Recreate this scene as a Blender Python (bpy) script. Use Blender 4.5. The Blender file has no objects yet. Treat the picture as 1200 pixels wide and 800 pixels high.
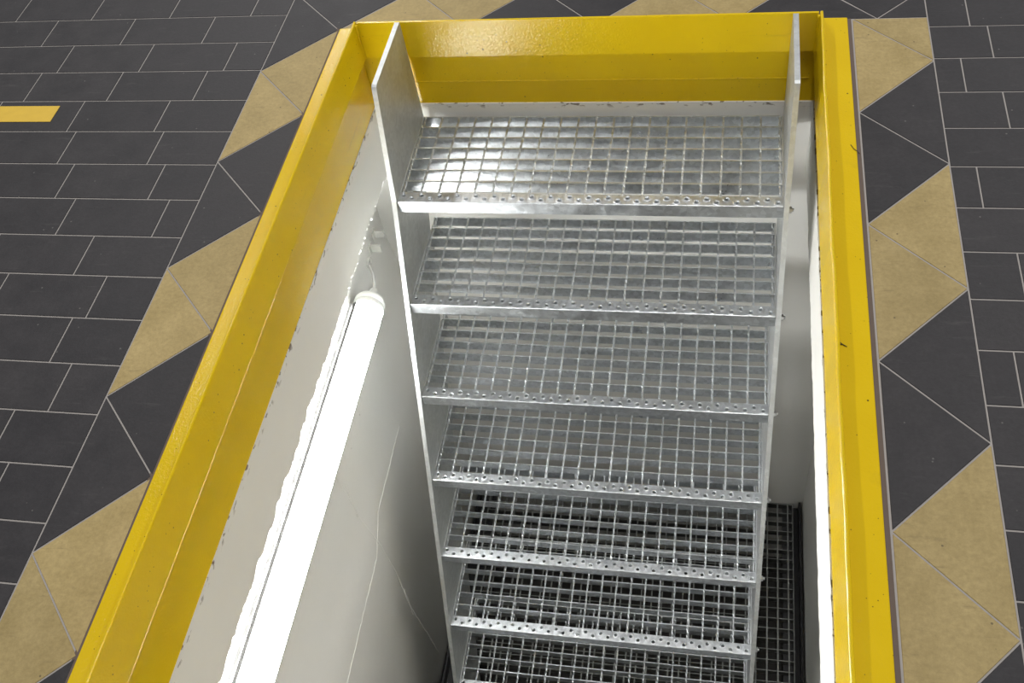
import bpy, math, random
from mathutils import Vector, Matrix
random.seed(7)
C = bpy.context.scene.collection
sc = bpy.context.scene
PI = math.pi

# ------------------------------------------------------------------ helpers
class MB:
    """collects faces and links them as one mesh object"""
    def __init__(s): s.v = []; s.f = []; s.m = []; s.sm = []
    def face(s, pts, mi=0, smooth=False):
        b = len(s.v); s.v += [tuple(p) for p in pts]
        s.f.append(tuple(range(b, b + len(pts)))); s.m.append(mi); s.sm.append(smooth)
    def box(s, x0, x1, y0, y1, z0, z1, mi=0):
        b = len(s.v)
        s.v += [(x0,y0,z0),(x1,y0,z0),(x1,y1,z0),(x0,y1,z0),(x0,y0,z1),(x1,y0,z1),(x1,y1,z1),(x0,y1,z1)]
        for q in ((0,3,2,1),(4,5,6,7),(0,1,5,4),(1,2,6,5),(2,3,7,6),(3,0,4,7)):
            s.f.append(tuple(b + i for i in q)); s.m.append(mi); s.sm.append(False)
    def rings(s, rings, mi=0, smooth=True, cap=True):
        b = len(s.v); n = len(rings[0])
        for r in rings: s.v += [tuple(p) for p in r]
        for i in range(len(rings) - 1):
            for j in range(n):
                k = (j + 1) % n
                s.f.append((b+i*n+j, b+i*n+k, b+(i+1)*n+k, b+(i+1)*n+j)); s.m.append(mi); s.sm.append(smooth)
        if cap:
            s.f.append(tuple(b + j for j in range(n))[::-1]); s.m.append(mi); s.sm.append(False)
            e = b + (len(rings)-1)*n
            s.f.append(tuple(e + j for j in range(n))); s.m.append(mi); s.sm.append(False)
    def tube(s, pts, r, n=8, mi=0):
        pts = [Vector(p) for p in pts]; rs = r if isinstance(r, (list, tuple)) else [r]*len(pts)
        out = []; up = None
        for i, p in enumerate(pts):
            d = (pts[min(i+1, len(pts)-1)] - pts[max(i-1, 0)])
            if d.length < 1e-9: d = Vector((0, 1, 0))
            d.normalize()
            if up is None:
                up = Vector((0,0,1)) if abs(d.z) < .9 else Vector((1,0,0))
            a = d.cross(up).normalized(); b = a.cross(d).normalized(); up = b
            out.append([p + rs[i]*(math.cos(2*PI*j/n)*a + math.sin(2*PI*j/n)*b) for j in range(n)])
        s.rings(out, mi)
    def lathe_y(s, prof, cx, cz, n=32, mi=0, cap=True):
        """prof: list of (y, radius) around an axis parallel to Y"""
        s.rings([[(cx + r*math.cos(2*PI*j/n), y, cz + r*math.sin(2*PI*j/n)) for j in range(n)] for y, r in prof], mi, True, cap)
    def prism_x(s, poly, x0, x1, mi=0):
        """polygon in YZ extruded along X"""
        n = len(poly)
        a = [(x0, y, z) for y, z in poly]; b = [(x1, y, z) for y, z in poly]
        s.face(a[::-1], mi); s.face(b, mi)
        for i in range(n):
            k = (i+1) % n
            s.face([a[i], a[k], b[k], b[i]], mi)
    def mesh(s, name, mats):
        me = bpy.data.meshes.new(name)
        me.from_pydata(s.v, [], s.f)
        for m in mats: me.materials.append(m)
        me.polygons.foreach_set('material_index', s.m)
        me.polygons.foreach_set('use_smooth', s.sm)
        import bmesh
        bm = bmesh.new(); bm.from_mesh(me)
        bmesh.ops.recalc_face_normals(bm, faces=bm.faces)
        bm.to_mesh(me); bm.free()
        me.update(); return me
    def build(s, name, mats, parent=None, bevel=0, origin=None):
        if not isinstance(mats, (list, tuple)): mats = [mats]
        o = bpy.data.objects.new(name, s.mesh(name, mats)); C.objects.link(o)
        if parent: o.parent = parent
        if bevel:
            md = o.modifiers.new('bevel', 'BEVEL'); md.width = bevel; md.segments = 2; md.limit_method = 'ANGLE'; md.angle_limit = math.radians(40)
        return o

def tag(o, label=None, cat=None, group=None, kind=None):
    if label: o['label'] = label
    if cat: o['category'] = cat
    if group: o['group'] = group
    if kind: o['kind'] = kind
    return o
def empty(name, loc):
    o = bpy.data.objects.new(name, None); o.empty_display_size = .1; C.objects.link(o); o.location = loc; return o
def into(o, parent):
    """parent a mesh whose vertices are in world coordinates under an unrotated empty"""
    o.parent = parent; o.location = -Vector(parent.location); return o

# ------------------------------------------------------------------ materials
def nodes(name):
    m = bpy.data.materials.new(name); m.use_nodes = True
    nt = m.node_tree; b = nt.nodes['Principled BSDF']
    return m, nt, b
def N(nt, t, **kw):
    n = nt.nodes.new(t)
    for k, v in kw.items():
        if k in n.inputs.keys(): n.inputs[k].default_value = v
        else: setattr(n, k, v)
    return n
def coords(nt, scale=(1,1,1)):
    tc = N(nt, 'ShaderNodeTexCoord'); mp = N(nt, 'ShaderNodeMapping'); mp.inputs['Scale'].default_value = scale
    nt.links.new(tc.outputs['Object'], mp.inputs['Vector']); return mp.outputs['Vector']
def noise(nt, vec, scale, detail=4, rough=.55):
    n = N(nt, 'ShaderNodeTexNoise'); n.inputs['Scale'].default_value = scale; n.inputs['Detail'].default_value = detail; n.inputs['Roughness'].default_value = rough
    nt.links.new(vec, n.inputs['Vector']); return n.outputs['Fac']
def ramp(nt, fac, stops):
    r = N(nt, 'ShaderNodeValToRGB'); e = r.color_ramp.elements
    while len(e) < len(stops): e.new(.5)
    for el, (p, c) in zip(e, stops):
        el.position = p; el.color = (c, c, c, 1) if isinstance(c, (int, float)) else (*c, 1)
    nt.links.new(fac, r.inputs['Fac']); return r.outputs['Color']
def mixc(nt, fac, a, b, mode='MIX'):
    n = N(nt, 'ShaderNodeMix', data_type='RGBA', blend_type=mode)
    for s, v in ((0, fac), (6, a), (7, b)):
        if hasattr(v, 'is_output'): nt.links.new(v, n.inputs[s])
        elif s == 0: n.inputs[0].default_value = v
        else: n.inputs[s].default_value = (*v, 1)
    return n.outputs[2]
def bump(nt, b, h, strength, dist):
    n = N(nt, 'ShaderNodeBump'); n.inputs['Strength'].default_value = strength; n.inputs['Distance'].default_value = dist
    nt.links.new(h, n.inputs['Height']); nt.links.new(n.outputs['Normal'], b.inputs['Normal']); return n
def specks(nt, vec, scale, size, keep):
    """sparse small dots: 1 where a speck lies"""
    v = N(nt, 'ShaderNodeTexVoronoi'); v.inputs['Scale'].default_value = scale; nt.links.new(vec, v.inputs['Vector'])
    d = ramp(nt, v.outputs['Distance'], [(size*.6, 1.0), (size, 0.0)])
    s = N(nt, 'ShaderNodeSeparateColor'); nt.links.new(v.outputs['Color'], s.inputs['Color'])
    k = N(nt, 'ShaderNodeMath', operation='LESS_THAN'); nt.links.new(s.outputs['Red'], k.inputs[0]); k.inputs[1].default_value = keep
    mu = N(nt, 'ShaderNodeMath', operation='MULTIPLY'); nt.links.new(d, mu.inputs[0]); nt.links.new(k.outputs[0], mu.inputs[1])
    return mu.outputs[0]

def tile_mat(name, lo, hi, scratch, rough, fade):
    m, nt, b = nodes(name); v = coords(nt)
    g = N(nt, 'ShaderNodeNewGeometry')
    fac = noise(nt, v, 14, 6, .62)
    col = mixc(nt, ramp(nt, fac, [(.3, 0.0), (.72, 1.0)]), lo, hi)
    var = ramp(nt, g.outputs['Random Per Island'], [(0, (.9,.9,.91)), (1, (1.08,1.07,1.06))])
    col = mixc(nt, 1.0, col, var, 'MULTIPLY')
    fine = ramp(nt, noise(nt, v, 130, 5, .75), [(.32, (.84,.83,.82)), (.68, (1.10,1.10,1.10))])
    col = mixc(nt, 1.0, col, fine, 'MULTIPLY')
    v2 = coords(nt, (9, 60, 1)); sc_ = ramp(nt, noise(nt, v2, 1.0, 5, .7), [(.6, 0.0), (.78, fade)])
    col = mixc(nt, sc_, col, scratch)
    col = mixc(nt, specks(nt, v, 60, .12, .10), col, scratch)
    nt.links.new(col, b.inputs['Base Color'])
    nt.links.new(ramp(nt, fac, [(.2, rough-.07), (.8, rough+.1)]), b.inputs['Roughness'])
    b.inputs['Specular IOR Level'].default_value = .3
    bump(nt, b, noise(nt, v, 240, 3), .12, .002); return m
M_dark = tile_mat('charcoal_tile', (.026,.0245,.0275), (.046,.043,.046), (.12,.115,.11), .5, .35)
M_buff = tile_mat('buff_tile', (.35,.265,.108), (.465,.36,.165), (.17,.13,.065), .55, .75)
def plain(name, col, rough, metal=0, nscale=30, var=.12, bstr=.1, bdist=.002):
    m, nt, b = nodes(name); v = coords(nt); f = noise(nt, v, nscale, 5)
    c = mixc(nt, f, tuple(x*(1-var) for x in col), tuple(x*(1+var) for x in col))
    nt.links.new(c, b.inputs['Base Color']); b.inputs['Roughness'].default_value = rough; b.inputs['Metallic'].default_value = metal
    if bstr: bump(nt, b, f, bstr, bdist)
    return m
M_grout = plain('grout', (.36,.335,.315), .9, 0, 90)
M_seal = plain('brown_sealant', (.13,.095,.075), .8, 0, 60)
def yellow():
    m, nt, b = nodes('yellow_gloss_paint'); v = coords(nt)
    f = noise(nt, v, 9, 4)
    col = mixc(nt, f, (.69,.462,.004), (.77,.545,.007))
    st = coords(nt, (2.0, 2.0, 20)); dirt = ramp(nt, noise(nt, st, 3.0, 6, .7), [(.62, 0.0), (.80, .35)])
    col = mixc(nt, dirt, col, (.30,.19,.02))
    col = mixc(nt, specks(nt, v, 55, .10, .16), col, (.05,.035,.01))
    col = mixc(nt, specks(nt, v, 140, .16, .10), col, (.22,.14,.01))
    nt.links.new(col, b.inputs['Base Color'])
    nt.links.new(ramp(nt, f, [(.2, .10), (.8, .18)]), b.inputs['Roughness'])
    bump(nt, b, noise(nt, v, 230, 2, .6), .36, .0013)
    b.inputs['Specular IOR Level'].default_value = .24
    return m
M_yel = yellow()
def galv(name, base, rough, spangle):
    m, nt, b = nodes(name); v = coords(nt); metal = .75 if 'plate' in name else 1.0
    vo = N(nt, 'ShaderNodeTexVoronoi'); vo.inputs['Scale'].default_value = 110; nt.links.new(v, vo.inputs['Vector'])
    s = N(nt, 'ShaderNodeSeparateColor'); nt.links.new(vo.outputs['Color'], s.inputs['Color'])
    f = noise(nt, v, 22, 6, .65)
    c = mixc(nt, f, tuple(x*.78 for x in base), tuple(min(1, x*1.15) for x in base))
    c = mixc(nt, spangle, c, ramp(nt, s.outputs['Green'], [(0, .45), (1, .95)]), 'MULTIPLY')
    nt.links.new(c, b.inputs['Base Color']); b.inputs['Metallic'].default_value = metal
    r1 = ramp(nt, f, [(.25, rough-.1), (.8, rough+.14)])
    nt.links.new(r1, b.inputs['Roughness'])
    bump(nt, b, noise(nt, v, 120, 4, .75), .45, .0016); return m
M_galv = galv('galvanised_grating_steel', (.74,.77,.80), .34, .45)
M_plate = galv('galvanised_plate_steel', (.66,.68,.68), .44, .25)
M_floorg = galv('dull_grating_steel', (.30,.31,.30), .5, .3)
def paint_wall():
    m, nt, b = nodes('pit_wall_paint'); v = coords(nt)
    f = noise(nt, v, 3.5, 6, .6)
    col = mixc(nt, f, (.76,.75,.715), (.84,.83,.80))
    col = mixc(nt, specks(nt, v, 26, .05, .12), col, (.22,.19,.16))
    col = mixc(nt, specks(nt, v, 60, .06, .06), col, (.30,.26,.22))
    # dirty flecks along the joint under the steel
    tc = N(nt, 'ShaderNodeTexCoord'); sp = N(nt, 'ShaderNodeSeparateXYZ'); nt.links.new(tc.outputs['Object'], sp.inputs[0])
    near = ramp(nt, sp.outputs['Z'], [(0, 0.0), (1, 1.0)])
    mr = N(nt, 'ShaderNodeMapRange'); nt.links.new(sp.outputs['Z'], mr.inputs['Value'])
    mr.inputs['From Min'].default_value = -.205; mr.inputs['From Max'].default_value = -.192
    fl = ramp(nt, noise(nt, coords(nt, (1, 1, 2.2)), 48, 3, .5), [(.57, 0.0), (.62, 1.0)])
    mu = N(nt, 'ShaderNodeMath', operation='MULTIPLY', use_clamp=True); nt.links.new(fl, mu.inputs[0]); nt.links.new(mr.outputs[0], mu.inputs[1])
    col = mixc(nt, mu.outputs[0], col, (.16,.12,.08))
    nt.links.new(col, b.inputs['Base Color']); b.inputs['Roughness'].default_value = .5
    b.inputs['Specular IOR Level'].default_value = .35
    bump(nt, b, noise(nt, v, 35, 5, .6), .18, .003); return m
M_wall = paint_wall()
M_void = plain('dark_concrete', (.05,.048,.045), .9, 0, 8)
M_black = plain('black_steel', (.02,.02,.022), .45, 0, 40)
M_white = plain('white_plastic', (.80,.80,.78), .35, 0, 20, .03, 0)
M_clip = plain('painted_bracket', (.76,.75,.71), .5, 0, 20, .05, .05)
M_rail = plain('grey_lamp_rail', (.32,.32,.32), .4, 0, 20, .05, 0)
M_seam = plain('lamp_seam_metal', (.10,.10,.10), 1.0, 0, 20, .05, 0)
M_seam.node_tree.nodes['Principled BSDF'].inputs['Specular IOR Level'].default_value = 0.0
M_tape = plain('yellow_floor_tape', (.72,.47,.04), .5, 0, 45, .10, .1)
M_hair = plain('dark_fibre', (.03,.025,.02), .7, 0, 50, .1, 0)
M_bolt = galv('zinc_bolt_steel', (.55,.56,.57), .35, .1)
mt, nt, b = nodes('glowing_lamp_tube')
b.inputs['Base Color'].default_value = (.9,.9,.9,1); b.inputs['Roughness'].default_value = .3
b.inputs['Emission Color'].default_value = (.985,1.0,.985,1); b.inputs['Emission Strength'].default_value = 50.0
M_tube = mt

# ------------------------------------------------------------------ measured dimensions (metres; floor is Z = 0)
PITCH = .1; LX, RX = 0.0, 1.382                       # outer lines of the striped border
BL, BR = .1425, 1.2385                                # inner lines of the border
YB_IN, YB_OUT = -.0615, .0815                         # border behind the pit
XL, XR, YB = .2008, 1.1693, -.094                     # kerb faces
KH, KB = .0357, -.0490                                # top and bottom edge of the kerb plate
SK = -.192                                            # bottom of the yellow steel
ZF = -1.968                                           # pit floor grating
YN = -3.6                                             # near end of the pit, behind the camera
LW, RW = .152, 1.316                                  # lower pit walls
NB = .103                                             # bottom of the lamp hollow
BWY = -.0855                                          # back pit wall

# ------------------------------------------------------------------ floor
def inset(poly, d):
    n = len(poly); a = sum(poly[i][0]*poly[(i+1)%n][1]-poly[(i+1)%n][0]*poly[i][1] for i in range(n))
    if a < 0: poly = poly[::-1]
    L = []
    for i in range(n):
        p, q = Vector(poly[i]), Vector(poly[(i+1)%n]); t = (q-p).normalized(); nn = Vector((-t.y, t.x)); L.append((p+nn*d, t))
    out = []
    for i in range(n):
        (p, t), (q, u) = L[i-1], L[i]
        cr = t.x*u.y - t.y*u.x
        s = ((q.x-p.x)*u.y - (q.y-p.y)*u.x)/cr
        out.append((p.x+t.x*s, p.y+t.y*s))
    return out
fl = MB()
def tile(poly, mi, j=.0013):
    a = inset(poly, j); b2 = inset(poly, j+.0007); n = len(a)
    b = len(fl.v)
    fl.v += [(x, y, -.006) for x, y in a] + [(x, y, -.0008) for x, y in a] + [(x, y, 0.0) for x, y in b2]
    for r in (0, 1):
        for i in range(n):
            k = (i+1) % n; fl.f.append((b+r*n+i, b+r*n+k, b+(r+1)*n+k, b+(r+1)*n+i)); fl.m.append(mi); fl.sm.append(False)
    fl.f.append(tuple(b+2*n+i for i in range(n))); fl.m.append(mi); fl.sm.append(False)
TL = .2058
leftph = {-1:-.0915, 0:-.1787, 1:-.0899, 2:-.1266, 3:-.1781, 4:-.1539, 5:-.1115, 6:-.0631, 7:-.1832, 8:-.1127, 9:-.138, 10:-.0935, 11:-.1549, 12:-.1152}
rightph = {0:1.458, 1:1.4894, 2:1.4303, 3:1.4923, 4:1.5751, 5:1.425, 6:1.57, 7:1.4636}
def row(x0, x1, y0, y1, ph, fromright):
    xs = []
    x = ph
    while x > x0 + .012: x -= TL
    x += TL if x <= x0 + .012 else 0
    xs = [x0]
    while x < x1 - .012: xs.append(x); x += TL
    xs.append(x1)
    for a, b in zip(xs, xs[1:]): tile([(a, y0), (b, y0), (b, y1), (a, y1)], 0)
for k in range(-6, 30):                               # rows left of the border
    row(-1.75, LX, -(k+1)*PITCH, -k*PITCH, leftph.get(k, -random.uniform(.04, .19)), True)
for k in range(-6, 30):                               # rows right of the border
    y1 = -.0922 - (k-1)*PITCH
    row(RX, 2.75, y1-PITCH, y1, rightph.get(k, RX + random.uniform(.03, .2)), False)
y = YB_OUT
while y < .6:                                         # rows behind the border
    row(LX, RX, y, y+PITCH, random.uniform(.05, .2), False); y += PITCH
H = .2864
def in_dark(n): return n % 2 == 0
# left border: triangles alternate; pairs of triangles share a colour
yo = -.2045
tile([(LX, YB_OUT), (LX, yo), (BL, YB_IN)], 0)
tile([(LX, YB_OUT), (BL, YB_IN), (BL+.1435, YB_OUT)], 0)
for k in range(0, 11):
    ya = yo - H*k; yi = YB_IN - H*k
    col = 1 if k % 2 == 0 else 0
    tile([(BL, yi), (LX, ya), (BL, yi-H)], col)
    tile([(LX, ya), (LX, ya-H), (BL, yi-H)], col)
# right border
yo = -.1985
tile([(BR, YB_IN), (RX, YB_IN), (RX, yo)], 1)
tile([(BR, YB_IN), (RX, yo), (BR, YB_IN-H)], 1)
for k in range(0, 11):
    ya = yo - H*k; yi = YB_IN - H*(k+1)
    col = 0 if k % 2 == 0 else 1
    tile([(RX, ya), (BR, yi), (RX, ya-H)], col)
    tile([(BR, yi), (RX, ya-H), (BR, yi-H)], col)
# border behind the pit
HB = .2855; xi = .145
for k in range(4):
    col = 1 if k % 2 == 0 else 0
    a = xi + HB*k
    tile([(a, YB_IN), (a+HB/2, YB_OUT), (a+HB, YB_IN)], col)
    if k < 3: tile([(a+HB/2, YB_OUT), (a+1.5*HB, YB_OUT), (a+HB, YB_IN)], col)
tile([(1.287, YB_IN), (1.1445+.003, YB_OUT), (RX, YB_OUT), (RX, .0335)], 0)
tile([(1.287, YB_IN), (RX, .0335), (RX, YB_IN)], 0)
# grout bed (a slab around the opening)
gz = -.0011
for x0, x1, y0, y1 in ((-1.75, .137, YN, .6), (1.2345, 2.75, YN, .6), (.137, 1.2345, -.056, .6)):
    fl.box(x0, x1, y0, y1, -.03, gz, 2)
floor = fl.build('floor', [M_dark, M_buff, M_grout]); tag(floor, kind='structure')

# sealant joint between steel and tiles
def frame_strip(name, x0, x1, y0, y1, z0, z1, mat):
    m = MB(); m.box(x0, x1, y0, y1, z0, z1); return m
s = MB()
s.box(.1365, .1452, YN, -.05, -.03, -.0002); s.box(1.2285, 1.2365, YN, -.05, -.03, -.0004)
s.box(.1365, 1.2365, -.0575, -.0545, -.03, -.0004)
tag(s.build('trim_1', M_seal), kind='structure')

# ------------------------------------------------------------------ yellow pit frame
fr = empty('pit_frame', (.685, BWY, 0))
tag(fr, 'yellow painted steel frame with raised kerb edging the inspection pit', 'pit frame')
def side_rail(xo, xtop, xbot, xsk, sgn):
    """xo outer flange edge, sgn = +1 when the pit lies at larger X"""
    m = MB(); t = .006*sgn
    prof = [(xo, .0), (xo, .0022), (xtop-t*1.05, .0022), (xtop-t, KH), (xtop, KH), (xbot, KB), (xbot-t, KB), (xtop-t*1.15, -.008), (xo, -.008)]
    # subdivided along Y so the hand-painted edge waves a little
    ys = [YB + .03 - i*.05 for i in range(int((YB + .03 - YN)/.05)+1)]
    ring = []
    for i, y in enumerate(ys):
        w = .0006*math.sin(i*.9)+.0004*math.sin(i*2.3)
        ring.append([(x + (w if 2 <= k <= 6 else 0), (-.0585 if k in (0,1,2,8) else YB+.012) if i == 0 else y, z + (w if k in (3,4,5,6) else 0)) for k, (x, z) in enumerate(prof)])
    m.rings(ring, 0, False, True)
    r = into(m.build('side_rail', M_yel, bevel=.0024), fr)
    k = MB(); rg = []
    for i, y in enumerate(ys):
        w = .0008*math.sin(i*1.7)+.0006*math.sin(i*.53)
        if i == 0: y = BWY + .003
        rg.append([(xsk, y, -.002), (xsk, y, SK+w), (xsk-t*.8, y, SK+w), (xsk-t*.8, y, -.002)])
    k.rings(rg, 0, False, True)
    q = k.build('skirt', M_yel); q.parent = r
    return r
side_rail(.1446, .1970, .2045, .1875, 1)
side_rail(1.2295, 1.1725, 1.1655, 1.1830, -1)
m = MB()
m.prism_x([(-.0565, 0), (-.0565, .0022), (YB+.010, .0022), (YB+.0095, KH), (YB+.004, KH), (YB-.004, KB), (YB+.002, KB), (YB+.008, -.008), (-.0565, -.008)], .1995, 1.1700)
rb = into(m.build('back_rail', M_yel, bevel=.0012), fr)
k = MB()
k.prism_x([(BWY+.003, -.002), (BWY+.003, SK), (BWY+.008, SK), (BWY+.008, -.002)], .1875, 1.183)
q = k.build('skirt', M_yel); q.parent = rb
# weld bead along the back skirt and in the kerb corners
w = MB(); pts = []
for i in range(241):
    x = .20 + .966*i/240; pts.append((x, BWY+.0025, -.128 + .0005*math.sin(i*1.9)))
w.tube(pts, [.0016+.0005*math.sin(i*1.3) for i in range(241)], 6)
w.tube([(XL-.001, YB-.001-.0005*i, KH-.002-.08*i/14) for i in range(15)], [.003+.0006*(i%2) for i in range(15)], 6)
w.tube([(XR+.001, YB-.001-.0005*i, KH-.002-.08*i/14) for i in range(15)], [.003+.0006*(i%2) for i in range(15)], 6)
q = w.build('weld_bead', M_yel); q.parent = rb

# ------------------------------------------------------------------ pit walls
def rag(i, seed, amp):
    r = random.Random(seed*7919 + i); return (r.random()-.5)*amp
def wall_x(z):
    """face of the lower left wall: hollow behind the lamp, flush from about a metre down"""
    t = max(0.0, min(1.0, (-.60 - z)/.50)); return NB + (LW - NB)*t*t*(3-2*t)
def ragline(n, seed):
    big = [rag(i, seed, .0045) for i in range(n//9+3)]; mid = [rag(i, seed+1, .0110) for i in range(n//3+3)]
    out = []
    for i in range(n):
        f = i/9; a = int(f); f -= a; g = i/3; c = int(g); g -= c
        out.append(big[a]*(1-f)+big[a+1]*f + mid[c]*(1-g)+mid[c+1]*g + rag(i, seed+2, .0080))
    return out
def side_wall(name, xband, zrag, xlow, seed, into_wall, niche=None):
    m = MB(); st = .005; n = int((BWY - YN)/st)
    rg = ragline(n+1, seed)
    for i in range(n):
        y0, y1 = BWY - i*st, BWY - (i+1)*st
        z0, z1 = zrag + rg[i], zrag + rg[i+1]
        e = .004*into_wall
        m.face([(xband, y0, SK+.003), (xband, y1, SK+.003), (xband, y1, z1+.006), (xband, y0, z0+.006)])
        m.face([(xband, y0, z0+.006), (xband, y1, z1+.006), (xband+e*.6, y1, z1), (xband+e*.6, y0, z0)])
        if niche and y0 > -.25:                       # overhang closes towards the pit corner
            q0, q1 = [max(0, min(1, (y + .275)/.05)) for y in (y0, y1)]
            xl0, xl1, zl0, zl1 = xlow-.03, xlow-.03, zrag+.006-.09*q0, zrag+.006-.09*q1
        elif niche: xl0 = xl1 = NB-.002; zl0 = zl1 = zrag+.006
        else: xl0 = xl1 = xlow; zl0 = zl1 = zrag+.006
        m.face([(xband+e*.6, y0, z0), (xband+e*.6, y1, z1), (xl1, y1, zl1), (xl0, y0, zl0)])
    if niche is None: m.box(xlow, xlow + .05*into_wall, YN, BWY, -2.45, zrag+.006)
    else:                                             # shallow hollow behind the lamp, easing out to the lower wall
        prof = [(NB+.004, zrag+.03), (NB, -.44)] + [(wall_x(z), z) for z in [-.585 - .02*k for k in range(28)]] + [(LW, -2.45)]
        m.rings([[(x, y, z) for x, z in prof + [(.05, -2.45), (.05, zrag+.03)]] for y in (BWY, -1.5, YN)], 0, True, False)
    m.box(xband+.0005*into_wall, xlow+.05*into_wall, YN, BWY, SK-.02, SK+.003)
    return m
ml = side_wall('wall_left', .1890, -.358, LW, 3, -1, True)
def ridge(pts, r):
    pts2 = []
    for (a, b) in zip(pts, pts[1:]):
        nseg = max(2, int((Vector(b)-Vector(a)).length/.012))
        for i in range(nseg): pts2.append(Vector(a).lerp(Vector(b), i/nseg))
    pts2.append(Vector(pts[-1]))
    for p in pts2: p.x = wall_x(p.z)
    ml.tube([p + Vector((0, random.uniform(-.0018,.0018), random.uniform(-.0018,.0018))) for p in pts2], [r*random.uniform(.45, 1.15) for _ in pts2], 6)
ridge([(LW, -.46, -.998), (LW, -.73, -1.004), (LW, -.83, -1.07), (LW, -1.15, -1.083), (LW, -1.5, -1.09)], .0014)
ridge([(LW, -.772, -.76), (LW, -.795, -.93), (LW, -.785, -1.256), (LW, -.80, -1.444), (LW, -.787, -1.68), (LW, -.779, -1.88)], .0014)
ridge([(LW, -.76, -.80), (LW, -.80, -.90)], .0016); ridge([(LW, -.79, -1.36), (LW, -.805, -1.50)], .0017)
tag(ml.build('wall_left', M_wall), kind='structure')
mr_ = side_wall('wall_right', 1.1808, -.360, RW, 11, 1)
tag(mr_.build('wall_right', M_wall), kind='structure')
m = MB(); m.box(.09, 1.37, BWY, BWY+.06, -2.45, SK+.003)
tag(m.build('wall_back', M_wall), kind='structure')
m = MB(); m.box(.09, 1.37, YN-.06, YN, -2.45, SK+.003); m.box(.137, 1.2345, YN-.02, YN, SK, -.001)
tag(m.build('wall_front', M_wall), kind='structure')
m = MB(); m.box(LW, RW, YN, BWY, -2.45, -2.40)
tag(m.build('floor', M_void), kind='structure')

# ------------------------------------------------------------------ staircase
SX0, SX1 = .3043, 1.1195; SWD = SX1 - SX0
TY, TG, TZ, TR, TD = -.3873, .0981, -.209, .231, .2805
NT = 7
st = empty('staircase', (SX0 + SWD/2, -1.10, ZF))
tag(st, 'steep galvanised steel staircase with grating treads leading down into the pit', 'staircase')
slope = TG/TR
zend = ZF + .0012
yf = lambda z: TY - .003 - (TZ - z)*slope
prof = [(-.104, .047), (-.099, .040) , (-.099, .047)]
def stringer(x0, x1):
    P = [(-.1035, .044), (-.1065, .047), (-.313, .047), (-.319, .044), (-.3215, .037), (yf(TZ), TZ+.003), (yf(zend), zend), (yf(zend)+.24, zend), (yf(-.24)+.24, -.24), (-.1035, -.215)]
    m = MB(); m.prism_x(P, x0, x1)
    return into(m.build('stringer', M_plate, bevel=.0016), st)
stringer(SX0-.0105, SX0); stringer(SX1, SX1+.0105)

g = MB(); BH = .028; strip = .028
CELL = (TD - strip - .002)/7
for i in range(8):                                    # bearing bars, local origin at the nosing's left front corner
    y = TD - .0025 - i*CELL
    g.box(.002, SWD-.002, y-.0014, y+.0014, -BH, 0)
for i in range(21):                                   # twisted cross rods
    x = .0075 + (SWD-.015)*i/20; rg = []; y0 = strip; y1 = TD-.002; n = int((y1-y0)/.0042)
    for k in range(n+1):
        y = y0 + (y1-y0)*k/n; a = k*.0042/.030*PI + i*.7
        rg.append([(x + .0028*math.cos(a+j*PI/2), y, -.0030 + .0028*math.sin(a+j*PI/2)) for j in range(4)])
    g.rings(rg, 0, False, True)
    for b_ in range(8):                               # weld lumps where rod and bar meet
        y = TD - .0025 - b_*CELL
        g.rings([[(x + r*math.cos(j*PI/3), y + r*math.sin(j*PI/3)*.8, z) for j in range(6)] for r, z in ((.0042, -.005), (.0036, -.0007), (.0013, .0006))], 0, True, True)
me_grid = g.mesh('tread', [M_galv])
n_ = MB(); NC = 40; wc = (SWD-.004)/NC
for c in range(NC):
    x0 = .002 + c*wc; x1 = x0 + wc; cx = (x0+x1)/2; cy = .0186 if c % 2 == 0 else .0096
    K = 16; R = [[], [], [], []]
    for j in range(K):
        a = 2*PI*j/K + PI/4; ca, sa = math.cos(a), math.sin(a)
        tx = (wc/2)/max(abs(ca), 1e-9); ty = ((strip-.001-cy) if sa > 0 else (cy-.0015))/max(abs(sa), 1e-9); t = min(tx, ty)
        R[0].append((cx+ca*t, cy+sa*t, 0)); R[1].append((cx+ca*.0078, cy+sa*.0078, .0002)); R[2].append((cx+ca*.0052, cy+sa*.0052, .0030)); R[3].append((cx+ca*.0038, cy+sa*.0038, -.0025))
    # put exact rectangle corners on the outer ring
    R[0][0] = (x1, strip-.001, 0); R[0][K//4] = (x0, strip-.001, 0); R[0][K//2] = (x0, .0015, 0); R[0][3*K//4] = (x1, .0015, 0)
    b0 = len(n_.v)
    for r in R: n_.v += r
    for i in range(3):
        for j in range(K):
            k = (j+1) % K; n_.f.append((b0+i*K+j, b0+i*K+k, b0+(i+1)*K+k, b0+(i+1)*K+j)); n_.m.append(0); n_.sm.append(i > 0)
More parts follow.
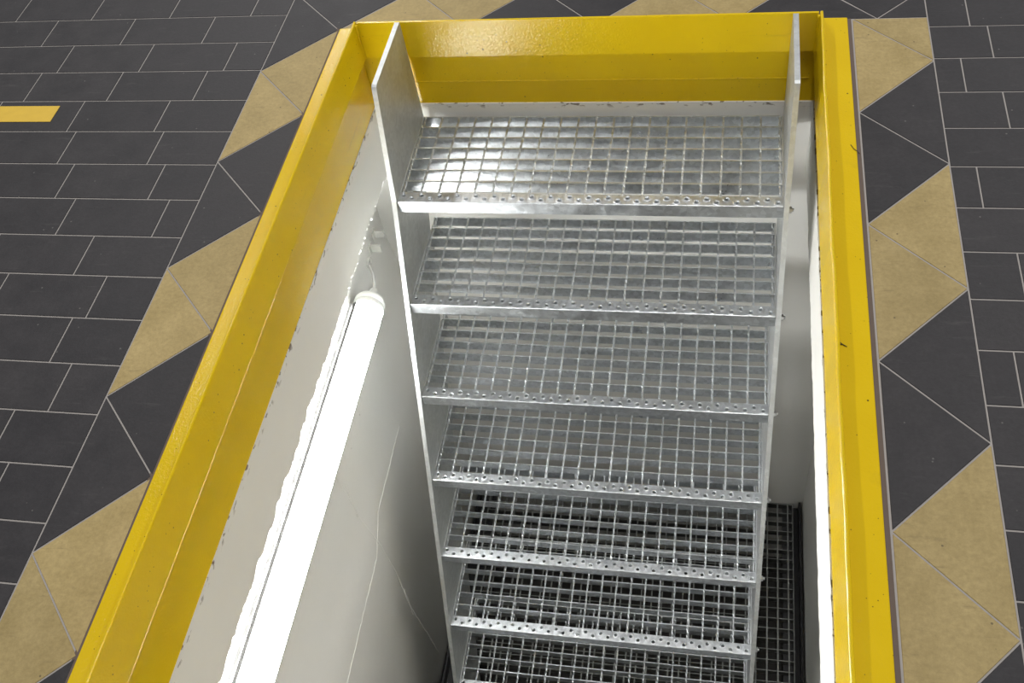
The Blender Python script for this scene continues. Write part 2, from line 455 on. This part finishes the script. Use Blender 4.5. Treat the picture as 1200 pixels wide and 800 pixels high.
# rounded front edge, front face and return lip as one folded sheet; small back turn-down
front = [(.0015, 0), (.0005, -.0004), (0, -.0016), (0, -.0315), (.0012, -.033), (.012, -.033), (.012, -.0312), (.0022, -.0305), (.0022, -.003), (.0035, -.0018)]
n_.prism_x(front, .002, SWD-.002)
n_.prism_x([(strip-.001, 0), (strip+.0012, -.0008), (strip+.0012, -.012), (strip-.001, -.012)], .002, SWD-.002)
me_nose = n_.mesh('nosing', [M_galv])
e_ = MB(); e_.prism_x([(.002, -.001), (TD-.001, -.001), (TD-.001, -.052), (.03, -.052), (.002, -.034)], .0002, .0032)
me_end = e_.mesh('end_plate', [M_plate])
b_ = MB()
def hexa(mb, x0, x1, r):
    mb.rings([[(x, r*math.cos(j*PI/3), r*math.sin(j*PI/3)) for j in range(6)] for x in (x0, x1)], 0, False, True)
hexa(b_, 0, .0075, .0075); b_.rings([[(x, .0038*math.cos(j*PI/5), .0038*math.sin(j*PI/5)) for j in range(10)] for x in (.0075, .012)], 0, True, True)
b_.rings([[(x, .010*math.cos(j*PI/8), .010*math.sin(j*PI/8)) for j in range(16)] for x in (-.0002, .0015)], 0, False, True)
me_bolt = b_.mesh('bolt', [M_bolt])
for i in range(NT):
    t = bpy.data.objects.new('tread', me_grid); C.objects.link(t); t.parent = st
    t.location = Vector((SX0, TY - TG*i, TZ - TR*i)) - Vector(st.location)
    o = bpy.data.objects.new('nosing', me_nose); C.objects.link(o); o.parent = t; o['label'] = 'perforated nosing strip with raised holes'
    for sx in (0, 1):
        o = bpy.data.objects.new('end_plate', me_end); C.objects.link(o); o.parent = t
        if sx: o.scale.x = -1; o.location.x = SWD
        for yy in (.032, .235):
            if i == 0 and yy > .1 and False: continue
            o = bpy.data.objects.new('bolt', me_bolt); C.objects.link(o); o.parent = t
            o.location = (SWD + .0105 if sx else -.0105, yy - (.06 if yy > .1 and i else 0), -.040)
            if not sx: o.rotation_euler = (0, 0, PI)

# ------------------------------------------------------------------ pit floor grating
gf = empty('floor_grating', (.735, -.9, ZF))
tag(gf, 'dull steel walkway grating on the pit floor under the staircase', 'grating')
GX0, GX1, GY0, GY1 = .20, 1.284, -1.70, BWY-.004
m = MB(); n = 46
for i in range(n):
    y = GY1 - .003 - i*.0352; m.box(GX0, GX1, y-.0013, y+.0013, ZF-.028, ZF)
gylast = GY1 - .003 - (n-1)*.0352
nx = 30
for i in range(nx+1):
    x = GX1 - .018 - i*.0345
    if x < GX0 + .004: break
    m.box(x-.0022, x+.0022, gylast, GY1-.001, ZF-.006, ZF-.0003)
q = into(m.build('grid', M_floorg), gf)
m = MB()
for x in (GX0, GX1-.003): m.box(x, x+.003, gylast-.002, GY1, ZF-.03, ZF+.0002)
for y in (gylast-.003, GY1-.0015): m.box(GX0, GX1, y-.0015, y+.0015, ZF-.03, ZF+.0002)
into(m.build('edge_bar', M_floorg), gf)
def angle(x0, x1, up, label):
    a = empty('support_angle', ((x0+x1)/2, -.9, ZF-.03))
    tag(a, label, 'support angle')
    lo, hi = min(x0, x1), max(x0, x1)
    m = MB(); m.box(lo, hi, -1.75, BWY-.002, ZF-.036, ZF-.031); into(m.build('flange', M_black), a)
    xv = x1
    m = MB(); m.box(xv-.0035, xv+.0035, -1.75, BWY-.002, ZF-.031, ZF+up); into(m.build('upstand', M_black), a)
angle(1.25, 1.3055, .014, 'black steel angle along the right edge of pit floor grating')
angle(.23, .161, .010, 'black steel angle along the left edge of pit floor grating')

# ------------------------------------------------------------------ tube light recessed in the left pit wall
TRr = .0382; TZc = -.568
y1 = -.405; y2 = -2.05
def tube_light(TXc, xwall, sg, label):
    """sg = +1 when the lamp shines towards larger X"""
    tl = empty('tube_light', (xwall, -1.2, TZc)); tag(tl, label, 'light')
    def sector(a0, a1, r, n):
        return [(TXc + sg*r*math.cos(math.radians(a0+(a1-a0)*k/n)), TZc + r*math.sin(math.radians(a0+(a1-a0)*k/n))) for k in range(n+1)]
    def arc(name, a0, a1, r_out, r_in, mat, ya=y1, yb=y2):
        m = MB(); m.rings([[(x, y, z) for x, z in sector(a0, a1, r_out, 28) + sector(a1, a0, r_in, 8)] for y in (ya, yb)], 0, True, True)
        return into(m.build(name, mat), tl)
    arc('lamp_tube', -36, 186, TRr, TRr-.006, M_tube)
    arc('housing', 187, 323, TRr+.0004, TRr-.012, M_rail)
    arc('seam_strip', 119, 160, TRr+.0012, TRr-.0005, M_seam)
    m = MB(); m.lathe_y([(y1+.0005, TRr+.0008), (y1+.004, TRr+.0012), (y1+.012, TRr+.0012), (y1+.0125, TRr-.001), (y1+.0155, TRr-.001), (y1+.016, TRr+.0010), (y1+.026, TRr+.0006), (y1+.034, TRr-.004), (y1+.038, TRr-.014), (y1+.039, .012)], TXc, TZc, 40)
    cap = into(m.build('end_cap', M_white), tl)
    m = MB(); m.lathe_y([(y1+.0388, .0135), (y1+.048, .0135), (y1+.049, .0115), (y1+.060, .0105), (y1+.066, .006)], TXc+.002*sg, TZc+.004, 20)
    q = m.build('cable_gland', M_white); q.parent = cap
    m = MB(); m.tube([(TXc+sg*a, y1+b, TZc+c) for a, b, c in ((.002, .062, .004), (-.003, .085, .002), (-.016, .120, -.004), (-.034, .150, -.012), (-.046, .172, -.020))], .0035, 8)
    into(m.build('cable', M_white), tl)
    m = MB(); m.lathe_y([(y2-.001, TRr+.001), (y2-.03, TRr), (y2-.04, .01)], TXc, TZc, 32); into(m.build('end_cap', M_white), tl)
    m = MB(); m.box(min(xwall, xwall+.008*sg), max(xwall, xwall+.008*sg), y2-.01, y1+.01, TZc-.012, TZc+.012)
    into(m.build('mounting_rail', M_rail), tl)
    for yy in (-.62, -1.35, -1.95):                   # foot that holds the housing on the rail
        m = MB(); xs = sorted((xwall+.004*sg, TXc-sg*(TRr-.001))); m.box(xs[0], xs[1], yy-.012, yy, TZc-.012, TZc+.004)
        into(m.build('clip', M_white), tl)
    return tl
tube_light(.1500, NB, 1, 'glowing white tube light recessed along the left pit wall')

# empty brackets and the cable socket beside the lamp
def bracket(y, z, label):
    e = empty('mounting_bracket', (NB, y, z)); tag(e, label, 'bracket', 'empty lamp brackets on the left wall')
    m = MB(); m.box(NB, NB+.003, y-.014, y+.010, z-.014, z+.014); into(m.build('base_plate', M_clip, bevel=.001), e)
    m = MB(); m.box(NB+.003, NB+.030, y-.003, y+.003, z-.012, z+.012); into(m.build('tab', M_clip, bevel=.001), e)
bracket(-.149, -.566, 'small white empty bracket nearest the top corner of left wall')
bracket(-.194, -.572, 'small white empty bracket between upper bracket and cable socket')
e = empty('cable_socket', (NB, -.232, -.588)); tag(e, 'small round cable socket above the tube light end', 'socket')
m = MB()
m.rings([[(NB+x, -.232 + r*math.cos(2*PI*j/20), -.588 + r*math.sin(2*PI*j/20)) for j in range(20)] for x, r in ((0, .016), (.005, .016), (.006, .014), (.006, .009), (.001, .0085))], 0, True, False)
into(m.build('bezel', M_clip), e)
m = MB(); m.rings([[(NB+x, -.232 + .0084*math.cos(2*PI*j/20), -.588 + .0084*math.sin(2*PI*j/20)) for j in range(20)] for x in (.0004, .0012)], 0, False, True)
into(m.build('opening', M_void), e)

# ------------------------------------------------------------------ small things on the floor
m = MB(); m.prism_x([(-.3695, .0002), (-.3695, .0009), (-.3175, .0009), (-.3175, .0002)], -.90, -.4365)
tag(m.build('floor_tape', M_tape), 'yellow tape strip stuck on the dark tiles left of the pit', 'floor tape')
m = MB(); z = .0030
m.tube([(1.1935, -.8985, z), (1.1870, -.8945, z+.0004)], [.0007, .0009], 6)
m.tube([(1.1872, -.8946, z+.0004), (1.1822, -.8895, z)], [.0009, .0005], 6)
m.tube([(1.1872, -.8946, z+.0004), (1.1805, -.8955, z)], [.0009, .0005], 6)
tag(m.build('twig', M_hair), 'tiny black forked twig lying on the right yellow flange', 'twig')
m = MB(); m.tube([(1.2190, -.4400, .0029), (1.2240, -.4520, .0034), (1.2300, -.4585, .0034), (1.2330, -.4640, .0029)], .0006, 6)
tag(m.build('fibre', M_hair), 'thin brown fibre lying across the right edge of yellow frame', 'fibre')

# ------------------------------------------------------------------ light
wd = bpy.data.worlds.new('hall'); sc.world = wd; wd.use_nodes = True
nt = wd.node_tree; bg = nt.nodes['Background']
bg.inputs['Color'].default_value = (.97, .98, 1.0, 1); bg.inputs['Strength'].default_value = .33
def lamp(x, y, z, lx, ly, power):
    d = bpy.data.lights.new('ceiling_lamp', 'AREA'); d.shape = 'RECTANGLE'; d.size = lx; d.size_y = ly; d.energy = power; d.color = (1.0, .98, .95)
    o = bpy.data.objects.new('ceiling_lamp', d); C.objects.link(o); o.location = (x, y, z); return o
for x, y, p in ((-1.8, -1.2, 10), (-1.8, 1.8, 46), (-1.8, 4.8, 100), (.9, -1.2, 52), (3.3, 1.8, 50), (3.3, 4.8, 40)):
    lamp(x, y, 4.0, .16, 1.5, p)

# ------------------------------------------------------------------ camera
cd = bpy.data.cameras.new('camera'); co = bpy.data.objects.new('camera', cd); C.objects.link(co)
yaw, pitch, roll = -.3240, .8971, -.2149
f = Vector((math.sin(yaw)*math.cos(pitch), math.cos(yaw)*math.cos(pitch), -math.sin(pitch)))
r = Vector((math.cos(yaw), -math.sin(yaw), 0)); u = r.cross(f)
r2 = math.cos(roll)*r + math.sin(roll)*u; u2 = -math.sin(roll)*r + math.cos(roll)*u
M = Matrix((r2, u2, -f)).transposed().to_4x4(); M.translation = Vector((.99707, -1.88503, 1.28434))
co.matrix_world = M
cd.sensor_width = 36; cd.sensor_fit = 'HORIZONTAL'; cd.lens = 1181.12/1200*36; cd.clip_start = .02
sc.camera = co
sc.view_settings.view_transform = 'Standard'; sc.view_settings.look = 'None'
sc.view_settings.exposure = 0.0; sc.view_settings.gamma = 1.0; sc.view_settings.use_curve_mapping = False
